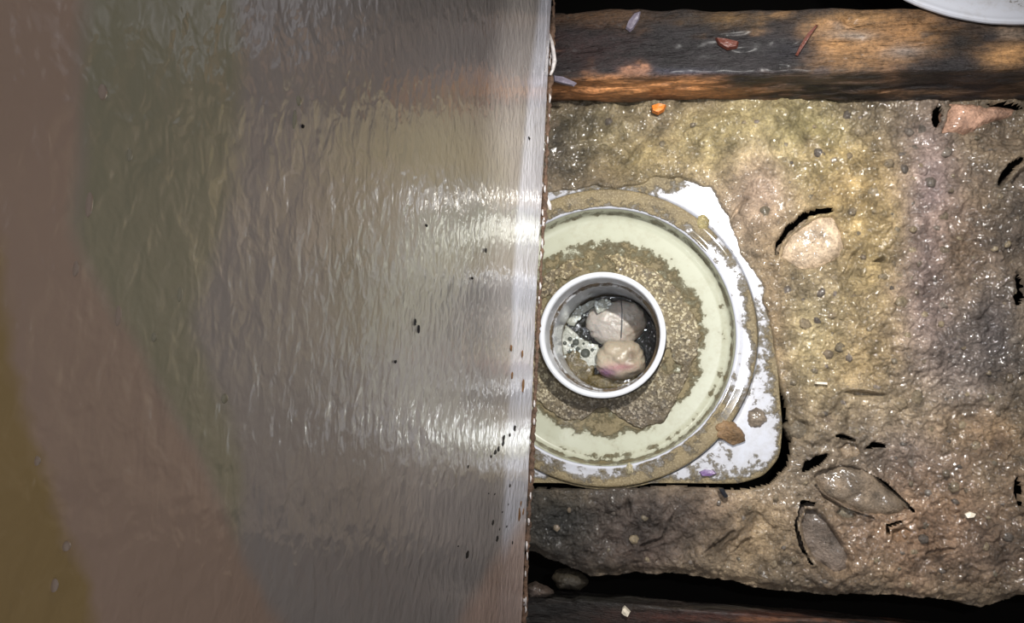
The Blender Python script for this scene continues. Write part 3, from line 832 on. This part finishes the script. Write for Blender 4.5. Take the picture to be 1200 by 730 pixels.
# ------------------------------------------------------------------ what lies in the pipe
ZW = -0.082
PCX, PCY = DC.x, DC.y
def build_water():
    ang = np.linspace(0, 2*math.pi, 96, endpoint=False); rr = np.linspace(0.01, 1, 24)*61.2*PX
    A, R_ = np.meshgrid(ang, rr, indexing='ij')
    X = np.cos(A)*R_; Y = np.sin(A)*R_
    Z = 0.0004*fbm(X, Y, .02, 2, 3)
    me, _ = grid_mesh('drain_water', np.stack([X, Y, Z], -1), cyc=True)
    me.materials.append(M['water']); me.polygons.foreach_set('use_smooth', [True]*len(me.polygons))
    o = bpy.data.objects.new('drain_water', me); col.objects.link(o); o.location = (DC.x, DC.y, ZW)
    return tag(o, 'dark murky water standing inside the white drain pipe', 'water')
water = build_water()
def soft_lump(name, cx, cy, rx, ry, hz, z, rgb, seed, blobs=(), mat=None, sq=2.4):
    c = P(cx, cy, z); k = (P(cx+1, cy, z)-c).length
    bm = bmesh.new(); bmesh.ops.create_icosphere(bm, subdivisions=5, radius=1)
    V = np.array([v.co[:] for v in bm.verts])
    nn = fbm(V[:, 0]*2+seed, V[:, 1]*2+V[:, 2], 1., 4, seed)
    V2 = V/(np.abs(V)**sq).sum(1, keepdims=True)**(1/sq)
    V2 = V2*(1+0.16*nn)[:, None]
    V2 = V2*np.array([rx*k, ry*k, hz])
    for v, q in zip(bm.verts, V2): v.co = q
    me = bpy.data.meshes.new(name); bm.to_mesh(me); bm.free()
    px, py = to_px(V2[:, 0]+c.x, V2[:, 1]+c.y, V2[:, 2]+z)
    C = blend_cols(px, py, rgb, blobs, 0.8*nn)
    set_attr(me, 'Col', C)
    me.materials.append(mat or M['lump']); me.polygons.foreach_set('use_smooth', [True]*len(me.polygons))
    o = bpy.data.objects.new(name, me); col.objects.link(o); o.location = c
    return o
l1 = soft_lump('soaked_lump', 722, 378, 33, 26, 0.018, ZW+0.006, (172, 164, 154), 5, [(745, 385, 10, 12, (130, 112, 90), .6), (700, 385, 14, 18, (160, 156, 152), .6), (712, 354, 16, 5, (215, 210, 200), .8)])
tag(l1, 'upper pale rounded soggy lump lying in the drain pipe', 'lump', 'soaked lumps in the pipe')
l2 = soft_lump('soaked_lump', 728, 422, 28, 23, 0.020, ZW+0.009, (168, 156, 136), 15, [(708, 438, 14, 7, (132, 84, 128), .9), (730, 430, 16, 4, (170, 112, 120), .7), (740, 415, 5, 8, (104, 84, 70), .7), (735, 446, 30, 8, (60, 48, 28), .9)])
tag(l2, 'lower pale soggy lump with a purple stain in the drain pipe', 'lump', 'soaked lumps in the pipe')
l3 = soft_lump('sludge', 720, 448, 38, 11, 0.006, ZW+0.002, (84, 72, 40), 25, mat=M['sludge']); tag(l3, 'brown-green sludge below the lower lump in the pipe', 'sludge')
l4 = soft_lump('sludge', 678, 428, 21, 22, 0.005, ZW+0.001, (110, 98, 50), 35, mat=M['sludge']); tag(l4, 'olive sludge patch left of the lower lump in the pipe', 'sludge')
# hair across the upper lump
def tube(name, pts, r, mat):
    bm = bmesh.new(); rows = []
    for p in pts:
        rows.append([bm.verts.new(p+Vector((math.cos(a)*r, 0, math.sin(a)*r))) for a in np.linspace(0, 2*math.pi, 8, endpoint=False)])
    for a, b in zip(rows[:-1], rows[1:]):
        for k in range(8): bm.faces.new((a[k], a[(k+1) % 8], b[(k+1) % 8], b[k]))
    bm.faces.new(rows[0]); bm.faces.new(rows[-1][::-1])
    bmesh.ops.recalc_face_normals(bm, faces=bm.faces)
    me = bpy.data.meshes.new(name); bm.to_mesh(me); bm.free()
    return link(name, me, mat)
h = tube('hair', [P(728, 352, ZW+.019), P(729, 362, ZW+.026), P(729, 371, ZW+.0275), P(729, 380, ZW+.0275), P(728.5, 388, ZW+.027), P(728, 396, ZW+.024)], 0.00035, plain('dark_strand', (60, 70, 80), 0.4))
tag(h, 'thin dark strand lying over the upper soggy lump', 'hair')
# foam: one film with bubbles
fm = empty('foam', P(672, 398, ZW), 'grey foam with bubbles floating at the left in the pipe', 'foam')
def film(name, pts, z, mat, parent, th=0.0012):
    o = polar_stone(name, pts, z, th, (150, 152, 142), mat, parent=None, rings=9, na=60, rough=0.0015, flat=4, origin=parent.location)
    o.parent = parent; o.location = (0, 0, 0)
    return o
film('foam_film', [(663, 380), (680, 396), (700, 404), (706, 420), (696, 434), (672, 430), (658, 412), (656, 394)], ZW+0.004, M['foam'], fm)
film('foam_film', [(664, 376), (672, 364), (690, 353), (700, 350), (698, 358), (682, 368), (672, 384)], ZW+0.004, M['foam'], fm)
film('foam_film', [(696, 356), (706, 350), (716, 352), (712, 362), (700, 368)], ZW+0.0245, M['foam'], fm)
def sphere_mesh():
    bm = bmesh.new(); bmesh.ops.create_uvsphere(bm, u_segments=16, v_segments=10, radius=1)
    me = bpy.data.meshes.new('bubble'); bm.to_mesh(me); bm.free()
    me.polygons.foreach_set('use_smooth', [True]*len(me.polygons)); me.materials.append(M['bubble']); return me
sm_ = sphere_mesh()
sb_ = sm_.copy(); sb_.materials.clear(); sb_.materials.append(M['big_bubble'])
bl = [(675, 401, 4.2), (677, 409, 3), (686, 414, 6), (671, 405, 2.4), (684, 403, 2.2), (692, 401, 2), (668, 397, 2.6), (681, 419, 2.4), (694, 410, 2.2), (667, 412, 2.5), (662, 402, 2.5)]
for k in range(46):
    t = random.random()
    bl.append((random.uniform(658, 704), random.uniform(386, 420), random.uniform(.8, 1.8)) if t < .7 else (690-22*random.random()+random.uniform(-3, 3), 357+20*random.random(), random.uniform(.8, 1.6)))
for k in range(12): bl.append((random.uniform(698, 715), random.uniform(350, 362), random.uniform(1, 2)))
for x, y, r in bl:
    z = ZW+0.0045 if y > 366 or x < 696 else ZW+0.0255
    o = bpy.data.objects.new('bubble', sb_ if r >= 2 else sm_); col.objects.link(o); o.parent = fm
    o.location = P(x, y, z)-fm.location; k = r*PX*1.1; o.scale = (k, k, k*.8)

# ------------------------------------------------------------------ white basin on the joist
def build_basin():
    zr = ZB+0.004
    c = P(1200, -215, zr); k = (P(1200, 31, zr)-c).length
    R0 = k
    prof = [(0.0, 0.004), (0.5, 0.004), (0.80, 0.0045), (0.90, 0.0050), (0.97, 0.0050), (0.985, 0.0058), (0.993, 0.0056), (1.0, 0.004), (1.0, 0.002), (0.985, 0.0), (0.90, -0.0005), (0.5, 0.0), (0.0, 0.0)]
    pr = []
    for a, b in zip(prof[:-1], prof[1:]):
        for t in np.linspace(0, 1, 5, endpoint=False): pr.append((a[0]+(b[0]-a[0])*t, a[1]+(b[1]-a[1])*t))
    pr.append(prof[-1])
    ang = np.linspace(0, 2*math.pi, 300, endpoint=False)
    R_ = np.array([p[0] for p in pr])*R0; Zp = np.array([p[1] for p in pr])
    A, Rg = np.meshgrid(ang, R_, indexing='ij')
    wv = 1+0.004*fbm(np.cos(A)*6, np.sin(A)*6, 1., 3, 3)
    X = np.cos(A)*Rg*wv; Y = np.sin(A)*Rg*wv; Z = np.tile(Zp, (300, 1))
    me, _ = grid_mesh('white_basin', np.stack([X, Y, Z], -1), cyc=True)
    set_attr(me, 'dirt', (0.10+0.35*gsp(to_px(X+c.x, Y+c.y, Z+zr)[0], to_px(X+c.x, Y+c.y, Z+zr)[1], 1185, 2, 30, 8)).ravel())
    me.materials.append(M['plate']); me.polygons.foreach_set('use_smooth', [True]*len(me.polygons))
    o = bpy.data.objects.new('white_basin', me); col.objects.link(o); o.location = (c.x, c.y, zr)
    tag(o, 'curved white plastic rim resting on the joist at top right', 'basin')
build_basin()

# ------------------------------------------------------------------ loose bits
def shard(name, pts, z, th, mat, label, cat, tiltz=0.0):
    W_ = [P(x, y, z) for x, y in pts]; c = sum((Vector(v) for v in W_), Vector())/len(W_)
    bm = bmesh.new(); r = random.Random(len(label))
    lo = [bm.verts.new(v-c+Vector((0, 0, -th/2))) for v in W_]
    hi = [bm.verts.new((v-c)*0.86+Vector((0, 0, th/2+r.uniform(0, th*.5)+tiltz*(v-c).y))) for v in W_]
    ctr = bm.verts.new((0, 0, th*0.9))
    n = len(W_)
    for i in range(n):
        bm.faces.new((lo[i], lo[(i+1) % n], hi[(i+1) % n], hi[i])); bm.faces.new((hi[i], hi[(i+1) % n], ctr))
    bm.faces.new(lo[::-1]); bmesh.ops.recalc_face_normals(bm, faces=bm.faces)
    me = bpy.data.meshes.new(name); bm.to_mesh(me); bm.free(); me.materials.append(mat)
    set_attr(me, 'Col', np.tile(lin((110, 84, 60)), (len(me.vertices), 1)))
    o = bpy.data.objects.new(name, me); col.objects.link(o); o.location = c
    return tag(o, label, cat)
shard('wood_splinter', [(763, 124), (772, 122), (781, 123), (778, 130), (771, 134), (764, 131)], 0.011, 0.004, M['orange_wood'], 'bright orange splinter sticking out under the top joist', 'splinter')
shard('wood_splinter', [(932, 64), (937, 54), (947, 38), (957, 28), (959, 29), (950, 42), (941, 56), (935, 65)], ZB+0.003, 0.0015, M['red_wood'], 'thin red-brown splinter lying slantwise on the top joist', 'splinter')
shard('wood_chip', [(838, 44), (850, 46), (866, 49), (864, 56), (852, 58), (842, 52)], ZB+0.003, 0.003, M['red_wood'], 'reddish wood chip lifted from the top joist', 'chip')
shard('grey_flake', [(733, 33), (736, 25), (744, 15), (751, 13), (749, 22), (742, 34), (738, 37)], ZB+0.003, 0.002, M['grey_flake'], 'bluish grey flake on the back edge of the top joist', 'flake')
shard('grey_flake', [(648, 88), (660, 90), (676, 97), (672, 101), (658, 98), (649, 95)], ZB+0.001, 0.002, M['grey_flake'], 'pale grey flake on the top joist against the wall', 'flake')
shard('plaster_chip_glint', [(729, 713), (732, 710), (735, 713), (739, 717), (736, 723), (731, 721), (728, 718)], -0.009, 0.004, M['white_chip_glint'], 'small white plaster chip on the bottom joist', 'chip')
shard('plaster_chip_glint', [(1129, 602), (1136, 599), (1144, 602), (1141, 606), (1132, 607)], 0.012, 0.003, M['white_chip_glint'], 'small white shiny chip on the brown mortar at lower right', 'chip')
shard('plaster_chip_glint', [(955, 447), (970, 448), (970, 451), (955, 450)], 0.013, 0.003, M['white_chip_glint'], 'thin white sliver on olive mortar right of the plate', 'chip')  # white sliver modelled in place of a wet glint
shard('black_shard', [(841, 571), (848, 572), (854, 582), (850, 584), (846, 580)], 0.009, 0.003, M['black_shard'], 'tiny glossy black shard below the white plate edge', 'shard')
shard('purple_fragment', [(819, 553), (826, 550), (836, 551), (840, 555), (832, 558), (822, 558)], 0.001, 0.002, M['purple'], 'purple plastic fragment on the lower edge of the white plate', 'fragment')
c1 = polar_stone('mortar_chunk', [(645, 678), (652, 668), (668, 666), (684, 672), (690, 684), (678, 692), (656, 690)], -0.022, 0.014, (52, 46, 35), M['stone'], rings=9, na=40, rough=0.004, flat=3)
tag(c1, 'brown mortar chunk in the black gap near the wall foot', 'rubble')
c2 = polar_stone('mortar_chunk', [(618, 686), (626, 682), (640, 688), (650, 694), (640, 700), (620, 700)], -0.010, 0.010, (70, 58, 50), M['stone'], rings=9, na=40, rough=0.004, flat=3)
tag(c2, 'dark mortar chunk tucked against the wall above the bottom joist', 'rubble')
